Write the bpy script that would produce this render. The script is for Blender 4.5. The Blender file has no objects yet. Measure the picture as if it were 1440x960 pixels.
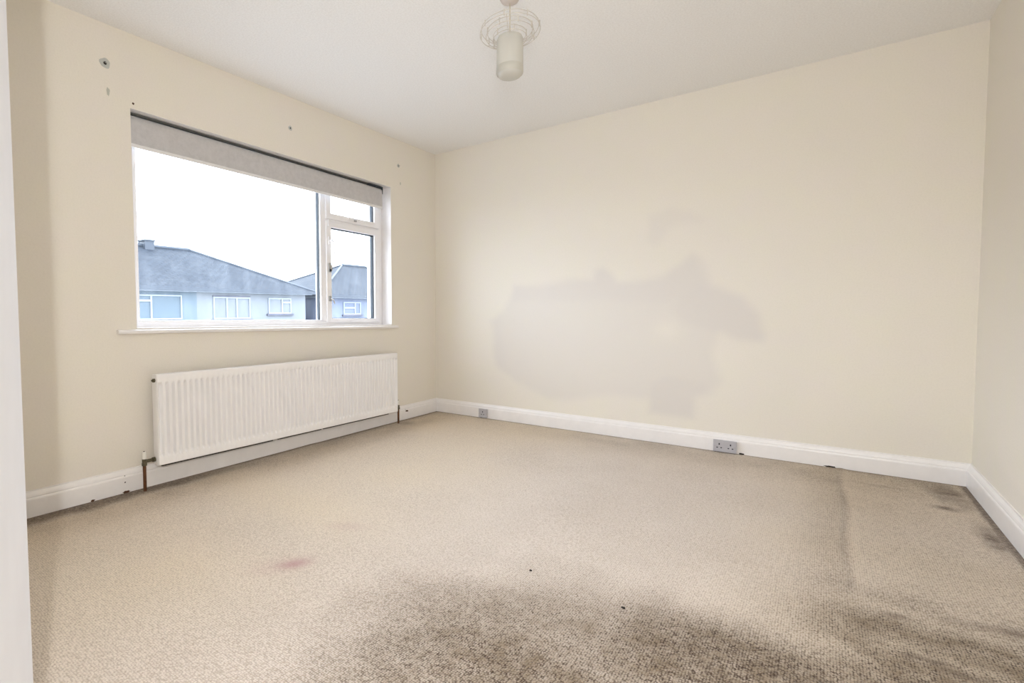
import bpy, bmesh, math, random
import numpy as np
from mathutils import Vector, Matrix
random.seed(3)
S = bpy.context.scene
C = S.collection

# ------------------------------------------------------------------ camera
cd = bpy.data.cameras.new('camera'); cam = bpy.data.objects.new('camera', cd); C.objects.link(cam)
F_PX = 722.0
cd.sensor_fit = 'HORIZONTAL'; cd.sensor_width = 36.0; cd.lens = F_PX / 1440 * 36.0
cd.shift_x = 141.4 / 1440; cd.shift_y = -9.5 / 1440
cd.clip_start = 0.02; cd.clip_end = 500
YAW, PIT, ROL = -0.6765, -0.0441, -0.0064
fw = Vector((math.sin(YAW) * math.cos(PIT), math.cos(YAW) * math.cos(PIT), math.sin(PIT)))
rt = Vector((math.cos(YAW), -math.sin(YAW), 0)); up = rt.cross(fw)
r2 = rt * math.cos(ROL) + up * math.sin(ROL); u2 = -rt * math.sin(ROL) + up * math.cos(ROL)
M = Matrix((r2, u2, -fw)).transposed().to_4x4(); M.translation = Vector((2.8574, -3.9284, 0.9382))
cam.matrix_world = M
S.camera = cam

# ------------------------------------------------------------------ view + world
S.view_settings.view_transform = 'Standard'; S.view_settings.look = 'None'
S.view_settings.gamma = 1; S.view_settings.exposure = 0.19
S.view_settings.use_curve_mapping = False
S.cycles.max_bounces = 14; S.cycles.diffuse_bounces = 8; S.cycles.transparent_max_bounces = 12
S.cycles.sample_clamp_indirect = 6
WORLD = 9.0
w = bpy.data.worlds.new('overcast_sky'); S.world = w; w.use_nodes = True
bg = w.node_tree.nodes['Background']; bg.inputs[0].default_value = (0.86, 0.945, 1.06, 1); bg.inputs[1].default_value = WORLD

def area(name, loc, target, sx, sy, power, col, portal=False):
    l = bpy.data.lights.new(name, 'AREA'); l.shape = 'RECTANGLE'; l.size = sx; l.size_y = sy
    l.energy = power; l.color = col
    if portal: l.cycles.is_portal = True
    o = bpy.data.objects.new(name, l); C.objects.link(o); o.location = loc
    o.rotation_euler = (Vector(target) - Vector(loc)).to_track_quat('-Z', 'Y').to_euler()
    return o
area('window_portal', (-0.30, -1.67, 1.43), (1, -1.67, 1.43), 2.25, 1.35, 1, (1, 1, 1), True)
# unseen fill light added on the landing, brightens the room through the doorway
area('landing_fill', (3.1, -4.95, 1.25), (0.6, -2.4, 1.15), 1.1, 2.1, 24, (0.86, 0.95, 1.08))
# the landing's own small lamp
pl = bpy.data.lights.new('landing_lamp', 'POINT'); pl.energy = 72; pl.shadow_soft_size = 0.015; pl.color = (0.97, 0.985, 1.0)
po = bpy.data.objects.new('landing_lamp', pl); C.objects.link(po); po.location = (2.98, -4.075, 1.22)

# ------------------------------------------------------------------ helpers
def tagp(o, label=None, cat=None, group=None, kind=None):
    if label: o['label'] = label
    if cat: o['category'] = cat
    if group: o['group'] = group
    if kind: o['kind'] = kind
    return o

def obj(name, bm, m, parent=None, smooth=False, bevel=0, seg=2):
    me = bpy.data.meshes.new(name)
    bmesh.ops.recalc_face_normals(bm, faces=bm.faces[:])
    bm.to_mesh(me); bm.free()
    for mm in (m if isinstance(m, (list, tuple)) else [m]): me.materials.append(mm)
    o = bpy.data.objects.new(name, me); C.objects.link(o)
    if parent is not None: o.parent = parent
    if smooth:
        for p in me.polygons: p.use_smooth = True
        try: me.set_sharp_from_angle(angle=math.radians(40))
        except Exception: pass
    if bevel:
        b = o.modifiers.new('bevel', 'BEVEL'); b.width = bevel; b.segments = seg; b.limit_method = 'ANGLE'; b.harden_normals = False
    return o

def empty(name, loc=(0, 0, 0), rz=0):
    o = bpy.data.objects.new(name, None); C.objects.link(o); o.location = loc; o.rotation_euler = (0, 0, rz)
    o.empty_display_size = 0.1
    return o

def box(bm, x0, x1, y0, y1, z0, z1, zf=None, mi=0):
    vs = []
    for x in (x0, x1):
        for y in (y0, y1):
            for z in (z0, z1):
                vs.append(bm.verts.new((x, y, z + (zf(y) if zf else 0))))
    for f in ((0, 1, 3, 2), (4, 6, 7, 5), (0, 4, 5, 1), (2, 3, 7, 6), (0, 2, 6, 4), (1, 5, 7, 3)):
        bm.faces.new([vs[i] for i in f]).material_index = mi

def mb(): return bmesh.new()

def ringbars(bm, x0, x1, y0, y1, z0, z1, wl, wr, wb, wt, zf=None):
    """a rectangular frame as one welded solid in the YZ plane"""
    oy = [y0, y1]; iy = [y0 + wl, y1 - wr]; oz = [z0, z1]; iz = [z0 + wb, z1 - wt]
    def loop(x, ys, zs):
        return [bm.verts.new((x, y, z + (zf(y) if zf else 0))) for y, z in ((ys[0], zs[0]), (ys[1], zs[0]), (ys[1], zs[1]), (ys[0], zs[1]))]
    a, b, c, d = loop(x0, oy, oz), loop(x0, iy, iz), loop(x1, oy, oz), loop(x1, iy, iz)
    for i in range(4):
        j = (i + 1) % 4
        bm.faces.new((a[i], a[j], b[j], b[i])); bm.faces.new((c[i], d[i], d[j], c[j]))
        bm.faces.new((a[i], c[i], c[j], a[j])); bm.faces.new((b[i], b[j], d[j], d[i]))

def tube(bm, pts, r, n=10, closed=False, cap=True, mi=0):
    pts = [Vector(p) for p in pts]; rings = []
    N = len(pts)
    prev = None
    for i, p in enumerate(pts):
        if closed: t = pts[(i + 1) % N] - pts[i - 1]
        else: t = pts[min(i + 1, N - 1)] - pts[max(i - 1, 0)]
        t.normalize()
        if prev is None:
            a = Vector((0, 0, 1)) if abs(t.z) < .9 else Vector((1, 0, 0))
            u = t.cross(a).normalized()
        else:
            u = (prev - t * prev.dot(t)).normalized()
        prev = u
        v = t.cross(u)
        rr = r[i] if isinstance(r, (list, tuple)) else r
        rings.append([bm.verts.new(p + (u * math.cos(2 * math.pi * k / n) + v * math.sin(2 * math.pi * k / n)) * rr) for k in range(n)])
    rng = range(N) if closed else range(N - 1)
    for i in rng:
        A = rings[i]; B = rings[(i + 1) % N]
        for k in range(n):
            f = bm.faces.new((A[k], A[(k + 1) % n], B[(k + 1) % n], B[k])); f.material_index = mi
    if cap and not closed:
        bm.faces.new(rings[0][::-1]).material_index = mi; bm.faces.new(rings[-1]).material_index = mi

def lathe(bm, prof, c=(0, 0, 0), n=40, axis='Z', mi=0):
    rings = []
    for r, h in prof:
        if r < 1e-6:
            p = (0, 0, h)
            ring = [p]
        else:
            ring = [(r * math.cos(2 * math.pi * k / n), r * math.sin(2 * math.pi * k / n), h) for k in range(n)]
        out = []
        for (x, y, z) in ring:
            if axis == 'Y': x, y, z = x, z, y
            if axis == 'X': x, y, z = z, x, y
            out.append(bm.verts.new((x + c[0], y + c[1], z + c[2])))
        rings.append(out)
    for A, B in zip(rings, rings[1:]):
        for k in range(n):
            k2 = (k + 1) % n
            if len(A) == 1 and len(B) == 1: continue
            if len(A) == 1: f = bm.faces.new((A[0], B[k2], B[k]))
            elif len(B) == 1: f = bm.faces.new((A[k], A[k2], B[0]))
            else: f = bm.faces.new((A[k], A[k2], B[k2], B[k]))
            f.material_index = mi

# ------------------------------------------------------------------ materials
class N:
    """small node helper"""
    def __init__(s, name):
        s.m = bpy.data.materials.new(name); s.m.use_nodes = True; s.t = s.m.node_tree; s.b = s.t.nodes['Principled BSDF']
        s.co = s.t.nodes.new('ShaderNodeTexCoord')
    def n(s, kind, **kw):
        x = s.t.nodes.new('ShaderNode' + kind)
        for k, v in kw.items(): setattr(x, k, v)
        return x
    def l(s, a, b): s.t.links.new(a, b)
    def noise(s, scale, detail=3, rough=.6, vec=None):
        x = s.n('TexNoise'); x.inputs['Scale'].default_value = scale; x.inputs['Detail'].default_value = detail
        x.inputs['Roughness'].default_value = rough; s.l(vec or s.co.outputs['Object'], x.inputs['Vector']); return x.outputs['Fac']
    def ramp(s, fac, stops):
        x = s.n('ValToRGB'); s.l(fac, x.inputs[0]); e = x.color_ramp.elements
        while len(e) < len(stops): e.new(.5)
        for i, (p, c) in enumerate(stops):
            e[i].position = p; e[i].color = (*c, 1) if len(c) == 3 else c
        return x.outputs[0]
    def mix(s, fac, a, b, mode='MIX'):
        x = s.n('Mix', data_type='RGBA', blend_type=mode)
        for i, v in ((0, fac), (6, a), (7, b)):
            if isinstance(v, (int, float)): x.inputs[i].default_value = v
            elif isinstance(v, tuple): x.inputs[i].default_value = (*v, 1)
            else: s.l(v, x.inputs[i])
        return x.outputs[2]
    def math(s, op, a, b=None, clamp=False):
        x = s.n('Math', operation=op); x.use_clamp = clamp
        for i, v in ((0, a), (1, b)):
            if v is None: continue
            if isinstance(v, (int, float)): x.inputs[i].default_value = v
            else: s.l(v, x.inputs[i])
        return x.outputs[0]
    def attr(s, name):
        x = s.n('Attribute'); x.attribute_name = name; return x.outputs['Fac']
    def color(s, c):
        if isinstance(c, tuple): s.b.inputs['Base Color'].default_value = (*c, 1)
        else: s.l(c, s.b.inputs['Base Color'])
        return s
    def bump(s, h, strength=.3, dist=.002):
        x = s.n('Bump'); x.inputs['Strength'].default_value = strength; x.inputs['Distance'].default_value = dist
        s.l(h, x.inputs['Height']); s.l(x.outputs[0], s.b.inputs['Normal']); return s
    def p(s, rough=.5, metal=0, spec=.5):
        s.b.inputs['Roughness'].default_value = rough; s.b.inputs['Metallic'].default_value = metal
        s.b.inputs['Specular IOR Level'].default_value = spec; return s

def simple(name, col, rough=.5, metal=0, spec=.5, var=.06, scale=30, bump=0, bscale=200):
    a = N(name)
    c2 = tuple(max(0, v * (1 - var)) for v in col)
    a.color(a.ramp(a.noise(scale), [(.3, c2), (.7, col)]))
    a.p(rough, metal, spec)
    if bump: a.bump(a.noise(bscale), bump, .001)
    return a.m

def wall_mat(name, base, grey):
    a = N(name)
    fine = a.noise(120, 4, .75); mott = a.noise(5, 3, .6)
    c = a.mix(a.ramp(mott, [(.3, (0, 0, 0)), (.7, (1, 1, 1))]), base, tuple(v * k for v, k in zip(base, (1.0, .985, 1.03))))
    c = a.mix(a.math('MULTIPLY', a.ramp(fine, [(.35, (1, 1, 1)), (.55, (0, 0, 0))]), .17), c, tuple(v * .8 for v in base))
    # cleaned / rubbed greyer paint, carried by the wall's own mesh
    c = a.mix(a.attr('stain'), c, grey)
    a.color(c).p(.75, 0, .25)
    a.bump(a.noise(90, 4, .65), .25, .0015)
    return a.m

M_wall = wall_mat('magnolia_wall_paint', (.795, .756, .66), (.675, .637, .605))
M_ceil = N('ceiling_paint')
_f = M_ceil.noise(110, 4, .7)
M_ceil.color(M_ceil.ramp(_f, [(.35, (.80, .79, .775)), (.6, (.87, .865, .855))])).p(.9, 0, .2)
M_ceil.bump(_f, .35, .002); M_ceil = M_ceil.m
M_gloss = simple('white_gloss_wood', (.87, .845, .835), .32, 0, .5, .05, 12, .08, 60)
M_upvc = simple('white_upvc', (.89, .88, .895), .3, 0, .5, .03, 8)
M_rad = simple('white_enamel', (.90, .885, .885), .3, 0, .5, .03, 6)
M_fabric = simple('grey_blind_fabric', (.57, .555, .555), .9, 0, .2, .12, 40, .3, 700)
M_bar = simple('blind_bar_plastic', (.78, .77, .77), .4)
M_gasket = simple('dark_gasket', (.03, .04, .05), .6)
M_cop = simple('brown_copper_pipe', (.17, .075, .035), .45, .55, .5, .4, 60)
M_brass = simple('tarnished_brass', (.16, .14, .09), .4, .6, .5, .5, 120)
M_cap = simple('white_valve_cap', (.80, .78, .72), .4)
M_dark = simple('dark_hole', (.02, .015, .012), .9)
M_metal = simple('steel', (.45, .44, .42), .35, .8)
M_socket = simple('grey_socket_plastic', (.47, .46, .49), .35)
M_slot = simple('socket_hole', (.02, .018, .03), .8)
M_wire = simple('white_wire', (.60, .56, .50), .4)
M_cord = simple('cream_flex', (.58, .52, .40), .6)
M_rose = simple('ceiling_rose_plastic', (.62, .55, .50), .5)
M_door = simple('white_door_paint', (.88, .885, .92), .85, 0, .08, .04, 5)
M_chip = simple('bare_brown_wood', (.10, .045, .025), .8, 0, .2, .4, 90)
M_plug = simple('grey_wall_plug', (.50, .51, .48), .7)
M_fill = simple('grey_filler', (.52, .52, .45), .9)
M_board = simple('dark_floorboard', (.10, .065, .04), .8, 0, .2, .4, 20)

def frosted():
    a = N('frosted_lamp_glass'); t = a.t
    out = t.nodes['Material Output']
    d = a.n('BsdfDiffuse'); d.inputs[0].default_value = (.90, .885, .85, 1)
    tr = a.n('BsdfTranslucent'); tr.inputs[0].default_value = (.92, .91, .87, 1)
    tp = a.n('BsdfTransparent'); tp.inputs[0].default_value = (.93, .93, .9, 1)
    g = a.n('BsdfGlossy'); g.inputs['Roughness'].default_value = .18; g.inputs[0].default_value = (.9, .9, .9, 1)
    m1 = a.n('MixShader'); m1.inputs[0].default_value = .5; a.l(d.outputs[0], m1.inputs[1]); a.l(tr.outputs[0], m1.inputs[2])
    m2 = a.n('MixShader'); m2.inputs[0].default_value = .38; a.l(m1.outputs[0], m2.inputs[1]); a.l(tp.outputs[0], m2.inputs[2])
    m3 = a.n('MixShader'); m3.inputs[0].default_value = .06; a.l(m2.outputs[0], m3.inputs[1]); a.l(g.outputs[0], m3.inputs[2])
    a.l(m3.outputs[0], out.inputs[0]); return a.m
M_frost = frosted()

def pane_mat():
    a = N('window_glass'); t = a.t; out = t.nodes['Material Output']
    tp = a.n('BsdfTransparent'); tp.inputs[0].default_value = (.97, .985, 1.0, 1)
    g = a.n('BsdfGlossy'); g.inputs['Roughness'].default_value = .02
    lw = a.n('LayerWeight'); lw.inputs[0].default_value = .25
    m = a.n('MixShader'); a.l(a.math('MULTIPLY', lw.outputs['Fresnel'], .25), m.inputs[0]); a.l(tp.outputs[0], m.inputs[1]); a.l(g.outputs[0], m.inputs[2])
    # smears of dirt on the outer face of the glass
    mp = a.n('Mapping'); mp.inputs['Scale'].default_value = (1, 1, .45); a.l(a.co.outputs['Object'], mp.inputs[0])
    sm = a.noise(9, 5, .65, mp.outputs[0])
    fac = a.ramp(sm, [(.45, (.0, .0, .0)), (.75, (.03, .03, .03))])
    tl = a.n('BsdfTranslucent'); tl.inputs[0].default_value = (.75, .8, .85, 1)
    m2 = a.n('MixShader'); a.l(fac, m2.inputs[0]); a.l(m.outputs[0], m2.inputs[1]); a.l(tl.outputs[0], m2.inputs[2])
    a.l(m2.outputs[0], out.inputs[0]); return a.m
M_glass = pane_mat()

def carpet_mat():
    a = N('beige_loop_carpet')
    vec = a.co.outputs['Object']
    # loops about 9 mm apart in rows along the room
    v = a.n('TexVoronoi', feature='F1'); v.inputs['Scale'].default_value = 150; v.inputs['Randomness'].default_value = .45
    a.l(vec, v.inputs['Vector'])
    gap = a.ramp(v.outputs['Distance'], [(.36, (0, 0, 0)), (.66, (1, 1, 1))])
    fine = a.noise(330, 3, .7); mid = a.noise(95, 3, .7); big = a.noise(3.2, 4, .6)
    base = a.mix(a.ramp(big, [(.3, (0, 0, 0)), (.7, (1, 1, 1))]), (.72, .64, .575), (.78, .70, .635))
    base = a.mix(a.attr('yellow_tint'), base, (.80, .675, .51))
    base = a.mix(a.ramp(mid, [(.36, (.45, .45, .45)), (.52, (0, 0, 0))]), base, (.52, .42, .32))
    base = a.mix(a.ramp(fine, [(.5, (0, 0, 0)), (.75, (.4, .4, .4))]), base, (.86, .78, .69))
    base = a.mix(a.math('MULTIPLY', gap, .45), base, (.36, .27, .19))
    d = a.attr('dirt')
    # trodden-in dirt browns the pile and blackens the gaps between loops
    dn = a.math('MULTIPLY', d, a.ramp(a.noise(14, 4, .7), [(.3, (.55, .55, .55)), (.7, (1, 1, 1))]), True)
    base = a.mix(a.math('MULTIPLY', dn, .92), base, (.20, .145, .085))
    gg = a.math('MULTIPLY', a.math('MULTIPLY', gap, d, True), a.ramp(a.noise(45, 3, .7), [(.36, (.25, .25, .25)), (.56, (1, 1, 1))]))
    base = a.mix(gg, base, (.055, .030, .015))
    k = a.attr('scuff')
    sk = a.math('MULTIPLY', k, a.ramp(a.noise(60, 4, .8), [(.3, (.45, .45, .45)), (.62, (1, 1, 1))]), True)
    base = a.mix(sk, base, (.075, .042, .022))
    base = a.mix(a.attr('red'), base, (.46, .27, .26))
    a.color(base).p(.95, 0, .1)
    h = a.math('SUBTRACT', 1.0, gap)
    h = a.math('ADD', h, a.math('MULTIPLY', mid, .6))
    a.bump(h, .55, .004)
    a.b.inputs['Sheen Weight'].default_value = .15
    return a.m
M_carpet = carpet_mat()

# ------------------------------------------------------------------ room dimensions
W, H = 3.4829, 2.40
YN = -3.86           # near wall, the doorway is in it
SH = lambda y: -0.0142 * (y + 1.67)      # the window sits slightly out of level
HY0, HY1, HZ0, HZ1 = -2.71, -0.636, 0.8435, 2.0
TH = 0.28

def poly_dist(px, pz, poly):
    """signed distance (inside positive) of grid points from a polygon"""
    P = np.array(poly, float); n = len(P)
    d = np.full(px.shape, 1e9); ins = np.zeros(px.shape, bool)
    for i in range(n):
        a = P[i]; b = P[(i + 1) % n]; e = b - a
        t = np.clip(((px - a[0]) * e[0] + (pz - a[1]) * e[1]) / (e @ e), 0, 1)
        d = np.minimum(d, np.hypot(px - a[0] - t * e[0], pz - a[1] - t * e[1]))
        c = (a[1] > pz) != (b[1] > pz)
        with np.errstate(divide='ignore', invalid='ignore'):
            xi = (b[0] - a[0]) * (pz - a[1]) / (b[1] - a[1]) + a[0]
        ins ^= c & (px < xi)
    return np.where(ins, d, -d)

def sm(x, a, b):
    t = np.clip((x - a) / (b - a), 0, 1); return t * t * (3 - 2 * t)

def grid(name, us, vs, fn, mat, attrs, kind='structure', hole=None):
    """a wall or floor as a fine grid; attrs: name -> array[nu, nv]"""
    nu, nv = len(us), len(vs)
    verts = [fn(u, v) for u in us for v in vs]
    faces = []
    for i in range(nu - 1):
        for j in range(nv - 1):
            faces.append((i * nv + j, (i + 1) * nv + j, (i + 1) * nv + j + 1, i * nv + j + 1))
    me = bpy.data.meshes.new(name); me.from_pydata(verts, [], faces); me.materials.append(mat)
    for k, arr in attrs.items():
        at = me.attributes.new(k, 'FLOAT', 'POINT'); at.data.foreach_set('value', arr.astype(np.float32).ravel())
    o = bpy.data.objects.new(name, me); C.objects.link(o); tagp(o, kind=kind)
    return o

# ---- back wall with its rubbed grey patches
us = np.linspace(0, W, 176); vs = np.linspace(-.02, H, 122)
U, V = np.meshgrid(us, vs, indexing='ij')
wob = .03 * np.sin(U * 9 + 3 * np.sin(V * 5)) + .02 * np.sin(V * 17 + U * 7)
main = [(0.81, 1.16), (1.29, 1.18), (1.47, 1.17), (1.5, 1.26), (1.57, 1.28), (1.63, 1.23), (1.67, 1.16), (1.96, 1.18), (2.07, 1.25), (2.16, 1.34), (2.22, 1.3), (2.27, 1.11), (2.31, 1.09), (2.45, 1.03), (2.55, 0.92), (2.58, 0.78), (2.56, 0.73), (2.43, 0.74), (2.32, 0.78), (2.3, 0.68), (2.33, 0.45), (2.28, 0.37), (2.19, 0.34), (2.18, 0.19), (1.89, 0.2), (1.88, 0.3), (1.63, 0.29), (1.12, 0.22), (0.83, 0.32), (0.66, 0.46), (0.61, 0.62), (0.59, 0.86), (0.72, 0.96)]
small = [(1.88, 1.6), (2.0, 1.64), (2.13, 1.6), (2.2, 1.54), (2.09, 1.54), (2.0, 1.52), (1.93, 1.4), (1.88, 1.43)]
lobe = [(2.02, .95), (2.2, 1.1), (2.31, 1.09), (2.45, 1.03), (2.55, 0.92), (2.58, 0.78), (2.56, 0.73), (2.43, 0.74), (2.32, 0.78), (2.1, .84)]
foot = [(1.9, .2), (1.9, .42), (2.0, .48), (2.24, .45), (2.26, .38), (2.19, .34), (2.18, .19)]
ridge_ = [(.80, 1.0), (.81, 1.16), (1.47, 1.17), (1.5, 1.26), (1.57, 1.28), (1.63, 1.23), (1.67, 1.16), (1.96, 1.18), (2.16, 1.34), (2.24, 1.1), (2.1, .98), (1.6, 1.0), (1.2, 1.02)]
left_ = [(.62, .46), (.6, .86), (.68, .9), (.72, .7), (.76, .42)]
dd = poly_dist(U + wob * .3, V + wob * .3, main)
st = .46 * sm(dd, -.04, .05)
st += .22 * sm(poly_dist(U, V, lobe), -.03, .04)
st += .20 * sm(poly_dist(U, V, foot), -.02, .03)
st += .16 * sm(poly_dist(U, V + wob * .3, ridge_), -.03, .05)
st += .10 * sm(poly_dist(U, V, left_), -.04, .05)
st += .30 * sm(poly_dist(U, V, small), -.05, .03)
halo = [(.35, .2), (.3, 1.2), (.8, 1.55), (1.7, 1.6), (2.3, 1.75), (2.9, 1.4), (2.8, .15)]
st += .14 * sm(poly_dist(U, V, halo), -.15, .25)
st *= 1 - .6 * np.exp(-(((U - 2.0) / .09) ** 2 + ((V - .80) / .07) ** 2))
grid('wall_back', us, vs, lambda u, v: (u, 0, v), M_wall, {'stain': np.clip(st, 0, 1)})

# ---- left (window) wall: front skin, hole, reveals and outer skin
bm = mb()
def lw(x, rev):
    o = [(0.30, -.05), (0.30, 2.7), (YN - .1, 2.7), (YN - .1, -.05)] if x < -.1 else [(0, -.02), (0, H), (YN - .1, H), (YN - .1, -.02)]
    h = [(HY1, HZ0 + SH(HY1)), (HY1, HZ1 + SH(HY1)), (HY0, HZ1 + SH(HY0)), (HY0, HZ0 + SH(HY0))]
    ov = [bm.verts.new((x, y, z)) for y, z in o]; hv = [bm.verts.new((x, y, z)) for y, z in h]
    for i in range(4):
        j = (i + 1) % 4; bm.faces.new((ov[i], ov[j], hv[j], hv[i]))
    return ov, hv
o1, h1 = lw(0, 0); o2, h2 = lw(-TH, 1)
for i in range(4):
    j = (i + 1) % 4
    bm.faces.new((h1[i], h1[j], h2[j], h2[i])).material_index = 1; bm.faces.new((o1[i], o1[j], o2[j], o2[i]))
tagp(obj('wall_left', bm, [M_wall, M_gloss]), kind='structure')

# ---- right wall, ceiling, near wall with the doorway, landing
bm = mb(); box(bm, W, W + .12, -3.96, 0, -.02, H)
tagp(obj('wall_right', bm, M_wall), kind='structure')
bm = mb(); box(bm, -.02, W + .12, -5.4, .10, H, H + .12)
tagp(obj('ceiling', bm, M_ceil), kind='structure')
DX0, DX1, DZ = 2.285, 3.12, 2.03
bm = mb()
box(bm, 0.0, DX0, YN - .10, YN, -.02, H - .001); box(bm, DX1, W - .001, YN - .10, YN, -.02, H - .001)
box(bm, DX0, DX1, YN - .10, YN, DZ, H - .001)
tagp(obj('wall_near', bm, M_wall), kind='structure')
bm = mb()
box(bm, 1.2, 1.3, -5.4, YN - .10, -.02, H); box(bm, 3.7, 3.8, -5.4, YN - .10, -.02, H); box(bm, 1.2, 3.8, -5.5, -5.4, -.02, H)
box(bm, W + .12, 3.8, YN - .10, YN - .0, -.02, H)
tagp(obj('wall_landing', bm, M_wall), kind='structure')

# ------------------------------------------------------------------ fitted carpet
us = np.linspace(.004, W - .004, 320); vs = np.linspace(-5.4, -.006, 440)
U, V = np.meshgrid(us, vs, indexing='ij')
def blob(cx, cy, rx, ry, rot=0, a=.3, b=1.0):
    c, s = math.cos(rot), math.sin(rot)
    x = (U - cx) * c + (V - cy) * s; y = -(U - cx) * s + (V - cy) * c
    return 1 - sm(np.hypot(x / rx, y / ry), a, b)
rs = np.random.RandomState(5)
def vnoise(fu, fv, seed):
    r = np.random.RandomState(seed).rand(80, 80)
    x = (U * fu) % 78; y = ((V + 6) * fv) % 78
    i = x.astype(int); j = y.astype(int); fx = x - i; fy = y - j
    fx = fx * fx * (3 - 2 * fx); fy = fy * fy * (3 - 2 * fy)
    return (r[i, j] * (1 - fx) + r[i + 1, j] * fx) * (1 - fy) + (r[i, j + 1] * (1 - fx) + r[i + 1, j + 1] * fx) * fy
n1 = vnoise(3, 3, 1); n2 = vnoise(9, 9, 2); n3 = vnoise(22, 22, 3)
wu = (n1 - .5) * .35 + (n2 - .5) * .12
worn = 1 - sm(np.hypot((U - 2.42) / .66, (V + 2.75) / .70) + wu, .62, 1.18)
deep = 1 - sm(np.hypot((U - 2.62) / .36, (V + 2.42) / .24) + wu * 1.2, .3, 1.1)
deep2 = 1 - sm(np.hypot((U - 2.25) / .3, (V + 2.75) / .16) + wu, .3, 1.1)
dirt = .66 * worn + .34 * deep + .28 * deep2 + .05
dirt += .95 * blob(3.15, -2.12, .50, .55, 0, .1, 1.2) * (.4 + n2)
dirt += .30 * sm(U, 2.5, 3.2) * (.35 + n1)                 # greyer strip towards the right wall
dirt += .18 * sm(-V, 1.9, 2.8) * (n1 + .2) * sm(U, 1.2, 1.9)
dirt += .30 * (1 - sm(U, .05, .45)) * (.5 + n2) + .34 * (1 - sm(-V, .03, .6)) * (.4 + n2) * sm(U, .3, 2.2)
dirt = np.clip(dirt, 0, 1.1)
yel = .8 * (1 - sm(U, .9, 1.9)) * (.6 + .5 * n1) + .6 * sm(U, 2.4, 3.0) * (.5 + .6 * n1) + .35 * (1 - sm(-V, .1, .9))  # yellower tone towards the left, right and back of the carpet
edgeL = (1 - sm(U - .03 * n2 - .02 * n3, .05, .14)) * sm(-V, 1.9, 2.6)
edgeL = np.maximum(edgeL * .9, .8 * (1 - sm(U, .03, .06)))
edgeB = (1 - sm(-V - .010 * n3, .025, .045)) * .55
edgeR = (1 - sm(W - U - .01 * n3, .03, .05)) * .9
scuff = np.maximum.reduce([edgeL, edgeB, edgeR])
scuff = np.maximum(scuff, .95 * blob(3.37, -.27, .10, .30, .1, .1, 1.0) * (.3 + n3))
scuff = np.maximum(scuff, .95 * blob(3.34, -.50, .10, .06, .3, .1, 1.0) * (.4 + .8 * n3))
scuff = np.maximum(scuff, .85 * blob(3.42, -.85, .07, .28, 0, .1, 1.0) * (.4 + .8 * n3))
scuff = np.maximum(scuff, .30 * blob(3.12, -.28, .12, .03, 0, .1, 1.0))
scuff = np.maximum(scuff, .85 * blob(3.05, -1.81, .05, .035, .2, .1, 1.0) * (.5 + .8 * n3))
scuff = np.maximum(scuff, .95 * blob(3.09, -2.03, .085, .022, .15, .1, 1.0) * (.5 + .8 * n3))
scuff = np.maximum(scuff, .85 * blob(3.21, -2.05, .16, .035, .05, .1, 1.0) * (.4 + .8 * n3))
scuff = np.maximum(scuff, .80 * blob(3.30, -1.72, .20, .045, .2, .1, 1.0) * (.2 + .9 * n3))
scuff = np.maximum(scuff, .45 * blob(.12, -.60, .10, .12, 0, .1, 1.0))
# the line where something stood against the right side, back wall to mid floor
lx = 2.945 + .008 * np.sin(V * 6)
scuff = np.maximum(scuff, .30 * np.exp(-((U - lx) / .012) ** 2) * sm(-V, .05, .2) * (1 - sm(-V, 1.66, 1.76)) * (.5 + n2))
dirt += .22 * (1 - sm(lx - U, .0, .20)) * sm(lx - U, -.01, .01) * (1 - sm(-V, 1.66, 1.76))
scuff = np.clip(scuff, 0, 1)
red = .62 * blob(1.335, -2.735, .05, .085, -.5, .1, 1.1) + .22 * blob(1.30, -2.78, .10, .20, -.5, .0, 1.0)
red += .18 * blob(1.25, -2.38, .16, .07, .6, 0, 1)
Z = .0015 * (n1 - .5) + .004 * np.exp(-((U - lx - .012) / .02) ** 2) * (1 - sm(-V, 1.6, 1.8)) + .006 * (1 - sm(U, .03, .12)) * (n2 - .6)
Zi = {}
me_z = Z
def cfn_factory():
    it = iter(me_z.ravel())
    return lambda u, v: (u, v, float(next(it)))
fl = grid('floor', us, vs, cfn_factory(), M_carpet, {'yellow_tint': np.clip(yel, 0, 1), 'dirt': dirt, 'scuff': scuff, 'red': np.clip(red, 0, 1)})
bm = mb(); box(bm, -.02, W + .12, -5.4, .02, -.06, -.012); tagp(obj('floorboards', bm, M_board, fl), kind='structure')

# ------------------------------------------------------------------ baseboards
PROF = [(0, 0), (.020, 0), (.020, .080), (.0185, .086), (.015, .090), (.0155, .095), (.013, .104), (.009, .111), (.006, .116), (.006, .121), (0, .1215)]
def baseboard(name, a, b, nrm, parent=None):
    """profile swept from a to b, nrm points into the room; mitred at 45 degrees where it meets a corner"""
    bm = mb(); a = Vector((*a, 0)); b = Vector((*b, 0)); n = Vector((*nrm, 0)); d = (b - a).normalized()
    A = [bm.verts.new(a + n * x + d * x * MI[0] + Vector((0, 0, z))) for x, z in PROF]
    B = [bm.verts.new(b + n * x - d * x * MI[1] + Vector((0, 0, z))) for x, z in PROF]
    for i in range(len(PROF) - 1): bm.faces.new((A[i], A[i + 1], B[i + 1], B[i]))
    bm.faces.new(A); bm.faces.new(B[::-1])
    return tagp(obj(name, bm, M_gloss, smooth=False), kind='structure')
MI = (0, 1); bl = baseboard('baseboard_left', (0, YN), (0, 0), (1, 0))
MI = (1, 1); bb = baseboard('baseboard_back', (0, 0), (W, 0), (0, -1))
MI = (1, 0); br = baseboard('baseboard_right', (W, 0), (W, YN), (-1, 0))
MI = (0, 0); bn = baseboard('baseboard_near', (.02, YN), (DX0 - .07, YN), (0, 1))

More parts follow.
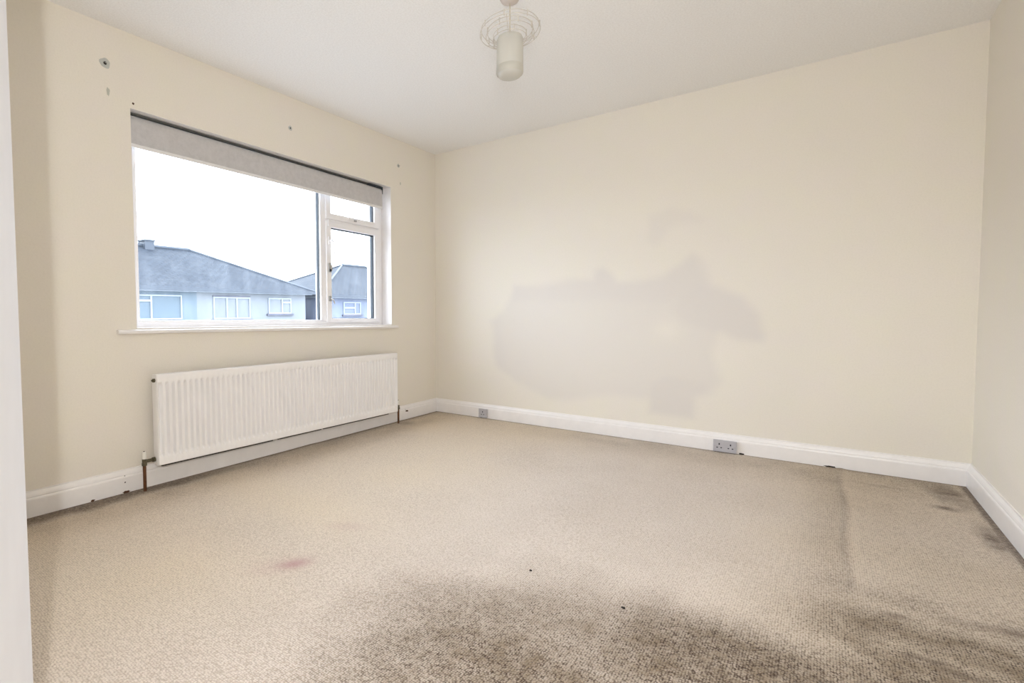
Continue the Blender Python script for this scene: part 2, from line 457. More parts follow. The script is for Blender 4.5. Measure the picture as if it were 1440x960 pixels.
def splat(name, c, rx, ry, n, mat, parent, seed, plane='x', th=.0008):
    """small irregular patch of chipped paint, a thin raised flake"""
    r = random.Random(seed); bm = mb(); f = []; g = []
    k = 18
    for i in range(k):
        a = 2 * math.pi * i / k; q = .7 + .45 * r.random()
        u, v = rx * q * math.cos(a), ry * q * math.sin(a)
        if plane == 'x': p0, p1 = (c[0], c[1] + u, c[2] + v), (c[0] + th, c[1] + u * .9, c[2] + v * .9)
        else: p0, p1 = (c[0] + u, c[1], c[2] + v), (c[0] + u * .9, c[1] - th, c[2] + v * .9)
        f.append(bm.verts.new(p0)); g.append(bm.verts.new(p1))
    bm.faces.new(f[::-1]); bm.faces.new(g)
    for i in range(k): bm.faces.new((f[i], f[(i + 1) % k], g[(i + 1) % k], g[i]))
    return obj(name, bm, mat, parent)
splat('paint_chip', (.0195, -.465, .072), .022, .009, 1, M_chip, bl, 4)
splat('paint_chip', (.0195, -.487, .087), .004, .003, 1, M_chip, bl, 6)
splat('screw_hole', (.0165, -2.80, .090), .003, .003, 1, M_dark, bl, 7)
splat('screw_hole', (.0195, -2.80, .056), .0045, .0045, 1, M_dark, bl, 8)
splat('damage_hole', (.0195, -2.795, .004), .022, .008, 1, M_chip, bl, 9)
splat('damage_hole', (.0195, -2.955, .004), .012, .006, 1, M_chip, bl, 19)
splat('damage_hole', (2.905, -.0195, .004), .030, .006, 1, M_dark, bb, 11, 'y')
splat('damage_hole', (2.462, -.0195, .004), .016, .008, 1, M_dark, bb, 12, 'y')
splat('damage_hole', (.505, -.0195, .004), .025, .005, 1, M_dark, bb, 13, 'y')

# ------------------------------------------------------------------ window
win = empty('window_1', (-.13, -1.67, .86)); tagp(win, kind='structure')
def wobj(name, bm, m, parent=None, **k):
    p = parent or win
    o = obj(name, bm, m, None, **k)
    o.parent = p
    o.matrix_parent_inverse = Matrix.Translation(-Vector(win.location)) if p is win else Matrix.Identity(4)
    return o
XF, XB = -.105, -.175
FY0, FY1 = HY0 + .001, HY1 - .001
bm = mb()
ringbars(bm, XB, XF, FY0, FY1, .846, 1.998, .055, .050, .034, .050, SH)
box(bm, XB, XF, -1.318, -1.262, .880, 1.948, SH)           # mullion
box(bm, XB + .001, XF - .001, -1.262, -.687, 1.628, 1.668, SH)        # transom
wobj('window_frame', bm, M_upvc, bevel=.004)
# bead round the big fixed pane
bm = mb(); ringbars(bm, XF - .018, XF - .002, -2.656, -1.317, .879, 1.949, .012, .006, .010, .012, SH)
wobj('glazing_bead', bm, M_upvc, bevel=.003)
def sash(name, y0, y1, z0, z1, wl, wr, wb, wt):
    bm = mb(); ringbars(bm, XF - .05, XF + .014, y0, y1, z0, z1, wl, wr, wb, wt, SH)
    return wobj(name, bm, M_upvc, bevel=.005, seg=3)
s_low = sash('casement_sash', -1.276, -.676, .868, 1.640, .050, .062, .032, .046)
s_top = sash('top_sash', -1.276, -.676, 1.656, 1.962, .050, .062, .046, .046)
def pane(y0, y1, z0, z1, xg, x_in):
    bm = mb(); box(bm, xg - .012, xg, y0, y1, z0, z1, SH); g = wobj('glass_pane', bm, M_glass)
    bm = mb(); ringbars(bm, xg, xg + x_in, y0, y1, z0, z1, .006, .009, .004, .006, SH); wobj('gasket', bm, M_gasket)
pane(-2.650, -1.318, .882, 1.940, -.150, .026)
pane(-1.226, -.738, .900, 1.594, -.138, .028)
pane(-1.226, -.738, 1.702, 1.916, -.138, .028)
# handles
def lever(name, y, z, parent, horiz=False):
    bm = mb(); x = XF + .014
    box(bm, x, x + .010, y - .012, y + .012, z - .030, z + .030)
    if horiz: tube(bm, [(x + .008, y, z), (x + .034, y, z), (x + .040, y + .03, z - .004), (x + .038, y + .085, z - .01)], [.009, .008, .007, .006], 10)
    else: tube(bm, [(x + .008, y, z), (x + .034, y, z), (x + .040, y + .010, z - .03), (x + .038, y + .016, z - .105)], [.009, .008, .007, .006], 10)
    o = wobj(name, bm, M_upvc, smooth=True); return o
h = lever('casement_handle', -1.247, 1.485, s_low)
bm = mb(); box(bm, XF + .014, XF + .024, -1.262, -1.236, 1.245, 1.315); box(bm, XF + .014, XF + .030, -1.243, -1.232, 1.255, 1.300)
o = wobj('lock_plate', bm, M_metal, bevel=.002)
bm = mb(); lathe(bm, [(0, 0), (.009, 0), (.009, .006), (0, .006)], (XF + .024, -1.249, 1.26), 16, 'X'); wobj('keyhole', bm, M_slot)
bm = mb(); box(bm, XF + .014, XF + .022, -1.262, -1.238, 1.025, 1.065); tube(bm, [(XF + .02, -1.25, 1.045), (XF + .04, -1.235, 1.035), (XF + .042, -1.225, 1.005)], .005, 8)
wobj('window_catch', bm, M_metal, bevel=.001)
bm = mb(); box(bm, XF + .014, XF + .024, -1.045, -.915, 1.672, 1.690); tube(bm, [(XF + .02, -.985, 1.68), (XF + .045, -.98, 1.678), (XF + .05, -.94, 1.668)], .006, 8)
wobj('top_sash_handle', bm, M_upvc, bevel=.002)
bm = mb(); box(bm, XF + .022, XF + .03, -.99, -.965, 1.660, 1.675); wobj('latch', bm, M_metal)
bm = mb(); box(bm, XF + .014, XF + .024, -1.262, -1.240, 1.600, 1.650, SH); wobj('hinge', bm, M_upvc, bevel=.002)
# inner sill board with a rounded nose
bm = mb()
prof = [(XF, .0), (.020, .0), (.027, -.003), (.030, -.011), (.027, -.020), (.020, -.023), (.0005, -.023)]
zc = .8395
A = [bm.verts.new((x, -2.812, z + zc + SH(-2.812))) for x, z in prof if x > 0]
B = [bm.verts.new((x, -.577, z + zc + SH(-.577))) for x, z in prof if x > 0]
A.insert(0, bm.verts.new((.0005, -2.812, zc + SH(-2.812)))); B.insert(0, bm.verts.new((.0005, -.577, zc + SH(-.577))))
for i in range(len(A)): bm.faces.new((A[i], A[(i + 1) % len(A)], B[(i + 1) % len(A)], B[i]))
bm.faces.new(A); bm.faces.new(B[::-1])
box(bm, XB, .001, HY0 + .0005, HY1 - .0005, HZ0 + .0005, HZ0 + .006, SH)
wobj('window_sill', bm, M_gloss)
# outside sill
bm = mb(); box(bm, -TH - .05, XB - .001, HY0 + .001, HY1 - .001, HZ0 + .0005, HZ0 + .012, SH); wobj('outer_sill', bm, M_upvc)

# ------------------------------------------------------------------ roller blind
bl_root = empty('roller_blind', (-.05, -1.69, 1.95))
tagp(bl_root, 'grey fabric roller blind rolled up at the top of the window', 'blind')
def bobj(name, bm, m, **k):
    o = obj(name, bm, m, None, **k); o.parent = bl_root; o.matrix_parent_inverse = Matrix.Translation(-Vector(bl_root.location)); return o
BY0, BY1 = -2.702, -.700
bm = mb(); xb = -.038
# front fabric hanging off the roll
segs = [(xb - .030, 1.985), (xb - .012, 1.980), (xb - .002, 1.966), (xb, 1.945), (xb, 1.832)]
back = [(x - .0012, z) for x, z in segs]
va = []
ys = np.linspace(BY0, BY1, 30)
loop = segs + back[::-1]
rows = [[bm.verts.new((x + .0015 * math.sin(y * 9 + z * 5), y, z + SH(y))) for x, z in loop] for y in ys]
for A, B in zip(rows, rows[1:]):
    for i in range(len(loop)): bm.faces.new((A[i], A[(i + 1) % len(loop)], B[(i + 1) % len(loop)], B[i]))
bm.faces.new(rows[0]); bm.faces.new(rows[-1][::-1])
bobj('blind_fabric', bm, M_fabric, smooth=True)
bm = mb(); tube(bm, [(xb - .024, BY0 + .004, 1.960 + SH(BY0)), (xb - .024, BY1 - .004, 1.960 + SH(BY1))], .019, 20)
bobj('roller_tube', bm, M_fabric, smooth=True)
bm = mb(); box(bm, xb - .006, xb + .004, BY0, BY1, 1.812, 1.832, SH)
bobj('bottom_bar', bm, M_bar, bevel=.003)
for yy in (BY0 - .006, BY1 + .001):
    bm = mb(); box(bm, xb - .045, xb + .004, yy, yy + .004, 1.935, 1.995, SH); bobj('end_bracket', bm, M_gasket, bevel=.002)
bm = mb(); box(bm, xb - .034, xb - .008, BY0, BY1, 1.989, 1.9965, SH); bobj('head_shadow_strip', bm, simple('head_shadow_grey', (.10, .10, .09), .6))  # dark strip drawn for the shadow gap above the blind
bm = mb(); box(bm, xb - .03, xb + .006, BY1 - .16, BY1 - .002, 1.984, 1.994, SH); bobj('fixing_bracket', bm, M_gasket, bevel=.001)

# ------------------------------------------------------------------ radiator
RY0, RY1, RZ0, RZ1, RX = -2.665, -.690, .118, .608, .110
RS = lambda y: -.0075 * (y + 1.68)
rad = empty('radiator', (.06, -1.68, 0.11))
tagp(rad, 'long white ribbed panel radiator on the wall under the window', 'radiator')
def robj(name, bm, m, parent=None, **k):
    o = obj(name, bm, m, None, **k)
    o.parent = parent or rad
    o.matrix_parent_inverse = Matrix.Translation(-Vector(rad.location))
    if parent: o.matrix_parent_inverse = Matrix.Identity(4)
    return o
def ribbed(x, sgn):
    """pressed steel panel: rounded flutes with narrow grooves, flat rims"""
    nf = 58; m0 = .022
    ys = [RY0, RY0 + .004]
    pitch = (RY1 - RY0 - 2 * m0) / nf
    for i in range(nf):
        y = RY0 + m0 + i * pitch
        ys += [y + pitch * q for q in (0, .07, .13, .19, .25, .31, .69, .75, .81, .87, .93)]
    ys += [RY1 - m0, RY1 - .004, RY1]
    zs = [RZ0, RZ0 + .004, RZ0 + .038, RZ0 + .044, RZ0 + .052, RZ0 + .062, RZ1 - .062, RZ1 - .052, RZ1 - .044, RZ1 - .038, RZ1 - .004, RZ1]
    bm = mb()
    def depth(y, z):
        e = 0
        if y <= RY0 or y >= RY1 or z <= RZ0 or z >= RZ1: e = -.006
        t = ((y - RY0 - m0) / pitch) % 1.0
        ins = RY0 + m0 - 1e-6 <= y <= RY1 - m0 + 1e-6
        g = 1.0
        if ins:
            q = min(t, 1 - t)
            g = min(1, max(0, q - .07) / .24); g = g * g * (3 - 2 * g)
        zz = min(z - RZ0, RZ1 - z)
        k = min(1, max(0, (zz - .038) / .024)); k = k * k * (3 - 2 * k)
        return e - .022 * (1 - g) * k if ins else e
    G = [[bm.verts.new((x + sgn * depth(y, z), y, z + RS(y))) for z in zs] for y in ys]
    for A, B in zip(G, G[1:]):
        for j in range(len(zs) - 1): bm.faces.new((A[j], B[j], B[j + 1], A[j + 1]))
    # back of the panel so that it has thickness
    bx = x - sgn * .027
    bk = [bm.verts.new((bx, y, z + RS(y))) for y, z in ((RY0, RZ0), (RY1, RZ0), (RY1, RZ1), (RY0, RZ1))]
    bm.faces.new(bk)
    bot = [g[0] for g in G]; top = [g[-1] for g in G]
    bm.faces.new(bot + [bk[1], bk[0]]); bm.faces.new(top[::-1] + [bk[3], bk[2]])
    bm.faces.new(G[0] + [bk[3], bk[0]]); bm.faces.new(G[-1][::-1] + [bk[1], bk[2]])
    return bm
robj('front_panel', ribbed(RX, 1), M_rad, smooth=True)
bm = mb(); box(bm, .076, .0815, RY0 + .004, RY1 - .004, RZ0 + .006, RZ1 - .006, RS)
for i in range(60):                                                     # convector fins behind the panel
    y = RY0 + .05 + i * (RY1 - RY0 - .1) / 59; box(bm, .052, .0765, y - .006, y + .006, RZ0 + .03, RZ1 - .02, RS)
robj('convector_fins', bm, M_rad)
for yy in (RY0 + .0005, RY1 - .004):
    bm = mb(); box(bm, .056, .1035, yy, yy + .0035, RZ0 + .004, RZ1 - .002, RS); robj('side_panel', bm, M_rad)
bm = mb()
box(bm, .056, .060, RY0 + .005, RY1 - .005, RZ1 - .012, RZ1 - .001, RS); box(bm, .100, .1035, RY0 + .005, RY1 - .005, RZ1 - .012, RZ1 - .001, RS)
for i in range(120):
    y = RY0 + .008 + i * (RY1 - RY0 - .024) / 119; box(bm, .0602, .0998, y, y + .005, RZ1 - .006, RZ1 - .002, RS)
robj('top_grille', bm, M_rad)
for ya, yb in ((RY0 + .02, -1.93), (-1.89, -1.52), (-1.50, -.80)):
    bm = mb(); box(bm, .090, .1015, ya, yb, RZ0 - .0065, RZ0 + .002, RS); robj('bottom_shade_strip', bm, M_dark)  # dark strips stand in for the shade under the radiator
for yy in (RY0 + .25, RY1 - .30):
    bm = mb(); box(bm, .003, .079, yy - .015, yy + .015, RZ0 + .02, RZ0 + .2, RS); robj('wall_bracket', bm, M_rad)
for (yy, sg) in ((RY0, -1), (RY1, 1)):
    bm = mb(); z = RZ1 - .032 + RS(yy)
    lathe(bm, [(0, 0), (.011, 0), (.011, .010), (.006, .011), (.006, .016), (0, .016)], (.088, 0, z), 6, 'Y')
    for v in bm.verts: v.co.y = yy + sg * v.co.y
    robj('bleed_valve', bm, M_brass)
def valve(y_pipe, y_rad, zf):
    sg = 1 if y_rad > y_pipe else -1
    bm = mb(); X = .070
    zc = .150 + RS(y_rad)
    lathe(bm, [(0, zc - .022), (.013, zc - .022), (.013, zc - .008), (.011, zc - .006), (.011, zc + .012), (.008, zc + .014), (0, zc + .014)], (X, y_pipe, 0), 12)
    lathe(bm, [(0, 0), (.009, 0), (.009, abs(y_rad - y_pipe) - .016), (.013, abs(y_rad - y_pipe) - .015), (.013, abs(y_rad - y_pipe) - .001), (0, abs(y_rad - y_pipe) - .001)], (0, 0, 0), 8, 'Y')
    for v in bm.verts:
        if v.co.z < .05: v.co = Vector((v.co.x + X + 0, y_pipe + sg * v.co.y, v.co.z + zc))
    v_ = robj('radiator_valve', bm, M_brass)
    bm = mb(); lathe(bm, [(.0, zc + .0135), (.011, zc + .0135), (.0115, zc + .042), (.008, zc + .052), (0, zc + .052)], (X, y_pipe, 0), 14)
    robj('valve_cap', bm, M_cap, smooth=True)
    bm = mb(); lathe(bm, [(0, zc + .0515), (.004, zc + .0515), (.004, zc + .055), (0, zc + .055)], (X, y_pipe, 0), 10)
    robj('spindle', bm, M_dark)
    bm = mb(); tube(bm, [(X, y_pipe, zf), (X, y_pipe, zc - .020)], .0085, 12)
    robj('supply_pipe', bm, M_cop, smooth=True)
valve(-2.722, RY0, -.004); valve(-.640, RY1, -.004)

# ------------------------------------------------------------------ sockets on the back baseboard
def socket(name, x0, x1, z0, z1, pins, label):
    root = empty(name, ((x0 + x1) / 2, -.020, z0)); tagp(root, label, 'socket', None)
    inv = Matrix.Translation(-Vector(root.location))
    def so(n, bm, m, **k):
        o = obj(n, bm, m, None, **k); o.parent = root; o.matrix_parent_inverse = inv; return o
    bm = mb(); box(bm, x0 + .003, x1 - .003, -.034, -.0205, z0 + .003, z1 - .003); so('back_box', bm, M_socket)
    bm = mb(); box(bm, x0, x1, -.042, -.034, z0, z1); so('face_plate', bm, M_socket, bevel=.003, seg=3)
    zc = (z0 + z1) / 2
    for px in pins:
        bm = mb()
        box(bm, px - .0035, px + .0035, -.0425, -.0415, zc + .006, zc + .018)
        box(bm, px - .016, px - .007, -.0425, -.0415, zc - .014, zc - .008)
        box(bm, px + .007, px + .016, -.0425, -.0415, zc - .014, zc - .008)
        so('pin_holes', bm, M_slot)
    for px in (x0 + .010, x1 - .010):
        bm = mb(); lathe(bm, [(0, 0), (.003, 0), (.003, .001), (0, .001)], (0, 0, 0), 12, 'Y')
        for v in bm.verts: v.co = Vector((v.co.x + px, -.0425 + v.co.y - .0, v.co.z + zc - .002))
        so('screw', bm, M_metal)
socket('double_socket', 2.303, 2.437, .004, .083, (2.338, 2.402), 'grey double power socket on the white skirting of the back wall')
socket('single_socket', .493, .576, .006, .084, (.534,), 'small grey single power socket on the skirting near the far corner')

# ------------------------------------------------------------------ ceiling pendant
PX, PY = 1.684, -1.718
lamp = empty('pendant_light', (PX, PY, H)); tagp(lamp, 'ceiling pendant lamp with frosted glass cylinder inside pale wire rings', 'lamp')
def lo(n, bm, m, parent=None, **k):
    o = obj(n, bm, m, None, **k); o.parent = parent or lamp
    o.matrix_parent_inverse = Matrix.Identity(4); return o
bm = mb(); lathe(bm, [(0, 0), (.046, 0), (.046, -.008), (.038, -.020), (.020, -.028), (.006, -.030), (0, -.030)], (0, 0, 0), 40)
lo('ceiling_rose', bm, M_rose, smooth=True)
bm = mb(); tube(bm, [(0, 0, -.028), (0, 0, -.175)], .0028, 8); lo('flex', bm, M_cord, smooth=True)
bm = mb(); lathe(bm, [(0, -.172), (.008, -.172), (.012, -.18), (.016, -.20), (.019, -.215), (.019, -.245), (0, -.245)], (0, 0, 0), 24)
lo('lamp_holder', bm, simple('lampholder_grey', (.30, .29, .28), .5), smooth=True)
bm = mb()
prof = [(.0195, -.178), (.045, -.178), (.056, -.184), (.061, -.196), (.061, -.336), (.059, -.352), (.050, -.362), (.030, -.368), (0, -.370)]
inn = [(0, -.367), (.029, -.365), (.048, -.359), (.0565, -.351), (.0585, -.336), (.0585, -.197), (.054, -.187), (.044, -.181), (.0195, -.181)]
lathe(bm, prof + inn, (0, 0, 0), 56); gsh = lo('glass_shade', bm, M_frost, smooth=True)
bm = mb(); lathe(bm, [(.0612, -.318), (.0620, -.319), (.0620, -.345), (.0600, -.352), (.0592, -.352), (.0612, -.340), (.0612, -.318)], (0, 0, 0), 56); lo('glass_band', bm, simple('satin_glass_band', (.50, .485, .43), .5), gsh, smooth=True)
bm = mb(); lathe(bm, [(0, -.245), (.011, -.247), (.013, -.26), (.024, -.28), (.028, -.297), (.024, -.315), (.012, -.327), (0, -.330)], (0, 0, 0), 32)
lo('light_bulb', bm, simple('bulb_glass', (.75, .74, .72), .3), smooth=True)
tilt = Matrix.Rotation(math.radians(-5), 4, Vector((math.cos(YAW), -math.sin(YAW), 0)))
wire = empty('wire_guard'); wire.parent = lamp
def circ(r, z): return [tilt @ Vector((r * math.cos(2 * math.pi * i / 72), r * math.sin(2 * math.pi * i / 72), 0)) + Vector((0, 0, z)) for i in range(72)]
for (r, z) in ((.138, -.160), (.132, -.140), (.110, -.175), (.105, -.152), (.078, -.192), (.076, -.172)):
    bm = mb(); tube(bm, circ(r, z), .0016, 6, closed=True); lo('wire_ring', bm, M_wire, wire, smooth=True)
for (r, z0, z1, k, ph) in ((.136, -.163, -.136, 8, .3), (.108, -.178, -.148, 8, .05), (.077, -.195, -.168, 6, .2)):
    for i in range(k):
        a = 2 * math.pi * i / k + ph; b = tilt @ Vector((r * math.cos(a), r * math.sin(a), 0))
        bm = mb(); tube(bm, [b + Vector((0, 0, z0)), b + Vector((0, 0, z1))], .0026, 6); lo('wire_peg', bm, M_wire, wire)
for i in range(3):
    a = 2 * math.pi * i / 3 + .9
    bm = mb(); tube(bm, [tilt @ Vector((.060 * math.cos(a), .060 * math.sin(a), 0)) + Vector((0, 0, -.198)), tilt @ Vector((.078 * math.cos(a), .078 * math.sin(a), 0)) + Vector((0, 0, -.192)),
                          tilt @ Vector((.110 * math.cos(a), .110 * math.sin(a), 0)) + Vector((0, 0, -.175)), tilt @ Vector((.138 * math.cos(a), .138 * math.sin(a), 0)) + Vector((0, 0, -.160))], .0012, 6)
    lo('wire_spoke', bm, M_wire, wire)

# ------------------------------------------------------------------ old curtain fixings on the window wall
def fixing(y, z, r, label, screw):
    root = empty('wall_plug', (0, y, z)); tagp(root, label, 'wall plug', 'old curtain pole fixings above the window')
    bm = mb()
    k = 20; rr = random.Random(int(abs(y) * 100))
    prof = [(r * 1.0, .0003), (r * .8, .0012), (r * .38, .0014), (r * .32, .0002), (0, .0002)]
    lathe(bm, prof, (0, 0, 0), k, 'X')
    for v in bm.verts:
        a = math.atan2(v.co.z, v.co.y); q = 1 + .08 * math.sin(3 * a + y * 5) + .05 * math.sin(5 * a)
        v.co.y *= q; v.co.z *= q
    o = obj('plug_rim', bm, M_plug, root)
    bm = mb(); lathe(bm, [(0, .0004), (r * .32, .0004), (r * .28, .003), (0, .003)], (0, .001, 0), 12, 'X'); obj('plug_hole', bm, M_dark, root)
    if screw:
        bm = mb(); tube(bm, [(.001, 0, 0), (.016, .002, -.002)], .003, 8); obj('screw', bm, M_metal, root)
fixing(-2.826, 2.203, .025, 'grey wall plug with dark hole left above the window, larger of the fixings', True)
fixing(-1.672, 2.192, .016, 'small wall plug above the middle of the window', False)
fixing(-.534, 2.184, .016, 'small wall plug high beside the far corner, right of the blind', True)
wl = bpy.data.objects['wall_left']
splat('filled_hole', (0.0001, -2.815, 2.064), .009, .022, 1, M_fill, wl, 21)
splat('filled_hole', (0.0001, -.508, 2.040), .007, .014, 1, M_fill, wl, 22)
splat('damage_hole', (0.0001, -2.695, 2.042), .006, .007, 1, M_chip, wl, 23)

# ------------------------------------------------------------------ open door at the left edge
E_ = Vector((1.650, -3.6305)); Hn = Vector((DX0 + .012, YN + .012))
dr = empty('door_1', (Hn.x, Hn.y, 0), math.atan2(E_.y - Hn.y, E_.x - Hn.x)); tagp(dr, kind='structure')
L = (E_ - Hn).length
bm = mb(); box(bm, 0, L, 0, .038, .012, 1.985)
leaf = obj('door_leaf', bm, M_door, dr, bevel=.002)
# local +y points away from the camera side once turned; put the leaf behind the visible face
for v in leaf.data.vertices: pass
bm = mb(); lathe(bm, [(0, 0), (.024, 0), (.024, .006), (.010, .008), (.010, .045), (.022, .052), (.026, .065), (.020, .076), (0, .080)], (L - .35, .0, 1.0), 20, 'Y')
for v in bm.verts: v.co.y = .038 + v.co.y
obj('door_knob', bm, M_metal, dr, smooth=True)
bm = mb()
box(bm, DX0 - .07, DX0, YN, YN + .015, 0, DZ + .07); box(bm, DX1, DX1 + .07, YN, YN + .015, 0, DZ + .07); box(bm, DX0 - .07, DX1 + .07, YN + .0, YN + .0152, DZ, DZ + .07)
tagp(obj('trim_1', bm, M_gloss), kind='structure')

# ------------------------------------------------------------------ crumbs on the carpet
def crumb(x, y, r, seed, label):
    rr = random.Random(seed); bm = mb(); bmesh.ops.create_icosphere(bm, subdivisions=2, radius=r)
    for v in bm.verts:
        q = .7 + .6 * rr.random(); v.co = Vector((v.co.x * q * 1.3, v.co.y * q, v.co.z * q * .5 + r * .3))
    o = obj('crumb', bm, M_dark); o.location = (x, y, .002); tagp(o, label, 'crumb', 'dark crumbs on the carpet')
crumb(2.052, -2.246, .0042, 1, 'tiny black crumb on the carpet, alone near the middle of the room')
crumb(2.385, -2.283, .0050, 2, 'dark brown crumb on the worn patch of carpet, nearer the camera')

# ------------------------------------------------------------------ houses across the street
M_slate = N('slate_roof')
_w = M_slate.n('TexBrick'); _w.inputs['Scale'].default_value = 1.0; _w.inputs['Mortar Size'].default_value = .02
_w.inputs['Brick Width'].default_value = .32; _w.inputs['Row Height'].default_value = .17
_w.inputs['Color1'].default_value = (.020, .027, .038, 1); _w.inputs['Color2'].default_value = (.013, .018, .027, 1); _w.inputs['Mortar'].default_value = (.007, .010, .014, 1)
_mp = M_slate.n('Mapping'); M_slate.l(M_slate.co.outputs['UV'], _mp.inputs[0]); M_slate.l(_mp.outputs[0], _w.inputs['Vector'])
_c = M_slate.mix(M_slate.ramp(M_slate.noise(.9, 5, .7), [(.45, (0, 0, 0)), (.8, (.6, .6, .6))]), _w.outputs[0], (.038, .043, .050))
M_slate.color(_c).p(.8, 0, .3); M_slate = M_slate.m
M_bluew = simple('blue_grey_render', (.10, .125, .145), .9, 0, .2, .06, 2)
M_whitew = simple('pale_render', (.145, .155, .165), .9, 0, .2, .05, 2)
M_lavw = simple('lavender_render', (.115, .130, .170), .9, 0, .2, .05, 2)
M_hfr = simple('house_window_frame', (.19, .215, .245), .5, 0, .4, .02)
M_hgl = simple('house_window_pane', (.075, .088, .10), .5, 0, .15, .35, 2.5)
M_hcur = simple('net_curtain', (.15, .16, .165), .9, 0, .2, .2, 6)
M_hsill = simple('dark_sill', (.06, .06, .078), .7)
M_gutter = simple('grey_gutter', (.03, .038, .05), .6)
M_street = simple('street_ground', (.30, .30, .295), .95, 0, .2, .2, .5)

def hwin(parent, y0, y1, z0, z1, bars, X, lintel=False, sill=True, curt=()):
    """one window of a house: frame, panes behind, curtains, sill"""
    fr = mb(); t = .055
    ringbars(fr, X - .02, X + .05, y0, y1, z0, z1, t, t, t, t)
    for b in bars:
        if b[0] == 'v': box(fr, X - .015, X + .045, b[1] - .035, b[1] + .035, z0 + .03, z1 - .03)
        else: box(fr, X - .016, X + .044, b[2], b[3], b[1] - .04, b[1] + .04)
    f = obj('window', fr, M_hfr, parent)
    bm = mb(); box(bm, X - .05, X - .012, y0 + .02, y1 - .02, z0 + .02, z1 - .02); obj('pane', bm, M_hgl, f)
    if curt:
        for (a, b, c, d) in curt:
            bm = mb(); box(bm, X - .012, X - .004, a, b, c, d); obj('curtain', bm, M_hcur, f)
    if sill:
        bm = mb(); box(bm, X - .02, X + .10, y0 - .10, y1 + .10, z0 - .09, z0 - .002); obj('sill', bm, M_hsill, f)
    if lintel:
        bm = mb(); box(bm, X - .01, X + .055, y0 - .02, y1, z1 + .002, z1 + .07); obj('blind_box', bm, M_hsill, f)

def hip_roof(parent, y0, y1, xf, xb, ze, zr, a0, a1):
    """hipped roof: eaves rectangle, ridge from a0 to a1"""
    xm = (xf + xb) / 2
    bm = mb(); uv = bm.loops.layers.uv.new('UVMap')
    P = [Vector(p) for p in ((xf, y0, ze), (xf, y1, ze), (xb, y1, ze), (xb, y0, ze), (xm, a0, zr), (xm, a1, zr))]
    def face(idx, ax):
        vs = [bm.verts.new(P[i]) for i in idx]; f = bm.faces.new(vs)
        for l in f.loops:
            c = l.vert.co; s = math.hypot(c.x - xf, c.z - ze) if ax == 'y' else math.hypot(min(abs(c.y - y0), abs(c.y - y1)), c.z - ze)
            l[uv].uv = ((c.y if ax == 'y' else c.x), s)
    face((0, 1, 5, 4), 'y'); face((2, 3, 4, 5), 'y'); face((1, 2, 5), 'x'); face((3, 0, 4), 'x')
    vs = [bm.verts.new(P[i] - Vector((0, 0, .02))) for i in (0, 3, 2, 1)]; bm.faces.new(vs)
    me = bpy.data.meshes.new('roof'); bm.to_mesh(me); bm.free(); me.materials.append(M_slate)
    o = bpy.data.objects.new('roof', me); C.objects.link(o); o.parent = parent
    bm = mb()
    tube(bm, [P[4] + Vector((0, 0, .03)), P[5] + Vector((0, 0, .03))], .09, 8)
    for a, b in ((0, 4), (3, 4), (1, 5), (2, 5)): tube(bm, [P[a], P[b] + Vector((0, 0, .02))], .06, 8)
    obj('ridge_tiles', bm, M_gutter, o)
    bm = mb(); box(bm, xf - .05, xf + .07, y0, y1, ze - .13, ze + .02); obj('gutter', bm, M_gutter, parent)
    bm = mb(); box(bm, xb + .3, xf - .02, y0 + .25, y1 - .25, ze - .16, ze - .03); obj('soffit', bm, M_hfr, parent)

GZ = -2.9
h1_ = empty('semi_detached_house', (-21, 7.3, GZ))
tagp(h1_, 'pair of joined houses across the street, blue-grey and white walls under one slate roof', 'house')
h1_inv = Matrix.Translation(-Vector(h1_.location))
def setinv(root):
    for o in bpy.data.objects:
        if o.parent is root: o.matrix_parent_inverse = Matrix.Translation(-Vector(root.location))
X = -18.0
bm = mb(); box(bm, -25, X, 1.5, 7.45, GZ, 1.93); obj('left_house_wall', bm, M_bluew, h1_)['label'] = 'blue-grey rendered wall'
bm = mb(); box(bm, -25, X + .0, 7.45, 13.33, GZ, 1.90); obj('right_house_wall', bm, M_whitew, h1_)['label'] = 'white rendered wall'
hip_roof(h1_, 1.1, 13.75, -17.65, -25.35, 2.0, 4.02, 4.9, 9.05)
hwin(h1_, 3.4, 6.78, .70, 1.70, [('v', 5.53), ('h', 1.46, 3.4, 5.5)], X, sill=False, curt=((5.75, 6.1, .76, 1.55), (6.35, 6.65, .76, 1.5)))
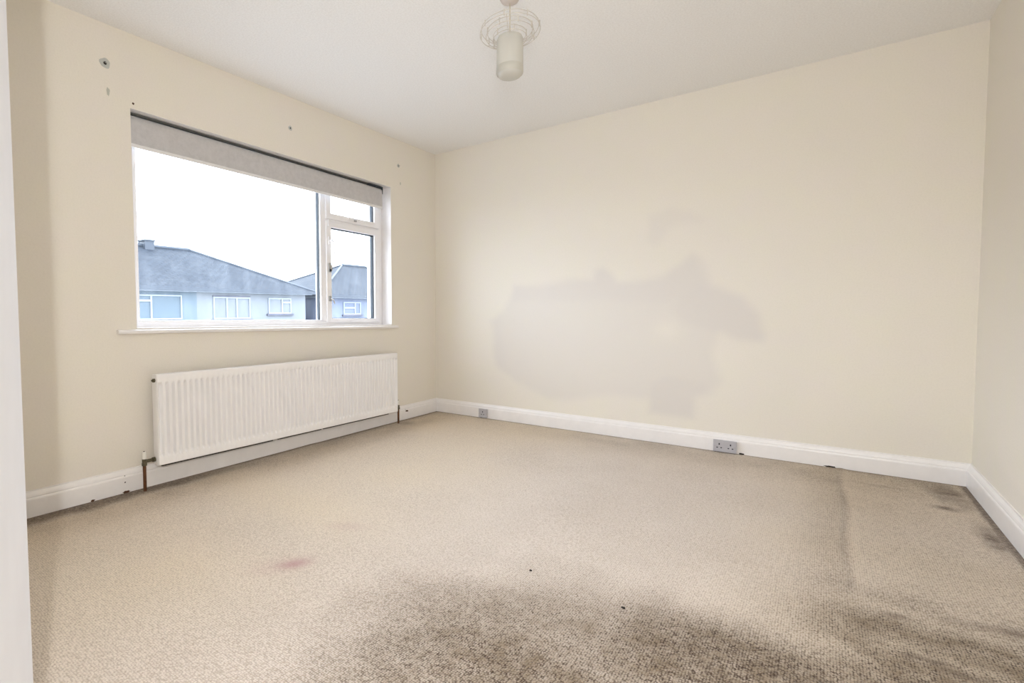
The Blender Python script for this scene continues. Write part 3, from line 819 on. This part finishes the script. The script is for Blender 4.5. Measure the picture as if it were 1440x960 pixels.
hwin(h1_, 8.19, 10.04, .68, 1.66, [('v', 8.85), ('v', 9.35)], X, lintel=True, curt=((8.24, 8.78, .74, 1.6), (9.4, 9.98, .74, 1.6)))
hwin(h1_, 11.05, 12.40, .90, 1.66, [('v', 11.85), ('h', 1.45, 11.9, 12.35)], X)
bm = mb(); box(bm, -21.8, -21.2, 6.80, 7.22, 3.6, 4.26); box(bm, -21.84, -21.16, 6.76, 7.26, 4.26, 4.32); obj('chimney', bm, M_gutter, h1_)
# aerial beside the chimney
bm = mb(); tube(bm, [(-21.5, 6.65, 3.9), (-21.5, 6.65, 4.3)], .03, 6); tube(bm, [(-21.5, 6.0, 4.25), (-21.5, 6.9, 4.25)], .03, 6)
for q in range(4): tube(bm, [(-21.5, 6.1 + q * .15, 4.1), (-21.5, 6.1 + q * .15, 4.4)], .02, 6)
obj('roof_aerial', bm, M_gutter, h1_)
setinv(h1_)

h2_ = empty('semi_detached_house', (-21, 19, GZ))
tagp(h2_, 'lavender rendered house with hipped slate roof, farther right across the street', 'house')
bm = mb(); box(bm, -25, X, 14.3, 24.5, GZ, 1.80); obj('house_wall', bm, M_lavw, h2_)
hip_roof(h2_, 14.0, 24.9, -17.65, -25.35, 1.88, 3.98, 19.3, 21.5)
hwin(h2_, 16.0, 17.35, .82, 1.52, [('v', 16.9), ('h', 1.2, 16.1, 16.9)], X)
hwin(h2_, 20.0, 21.6, .82, 1.52, [('v', 20.8)], X)
bm = mb(); box(bm, X + .001, X + .10, 14.4, 14.48, GZ, 1.8); obj('drainpipe', bm, M_hfr, h2_)
setinv(h2_)

h3_ = empty('semi_detached_house', (-21, -6, GZ))
tagp(h3_, 'slate-roofed house across the street, left of the pair seen through the window', 'house')
bm = mb(); box(bm, -25, X, -11, .8, GZ, 1.93); obj('house_wall', bm, M_whitew, h3_)
hip_roof(h3_, -11.4, 1.0, -17.65, -25.35, 2.0, 4.02, -8, -2.5)
hwin(h3_, -3.2, -1.2, .70, 1.66, [('v', -2.2)], X)
setinv(h3_)
bm = mb(); box(bm, -90, -TH - .3, -70, 110, GZ - .2, GZ); tagp(obj('ground', bm, M_street), kind='structure')
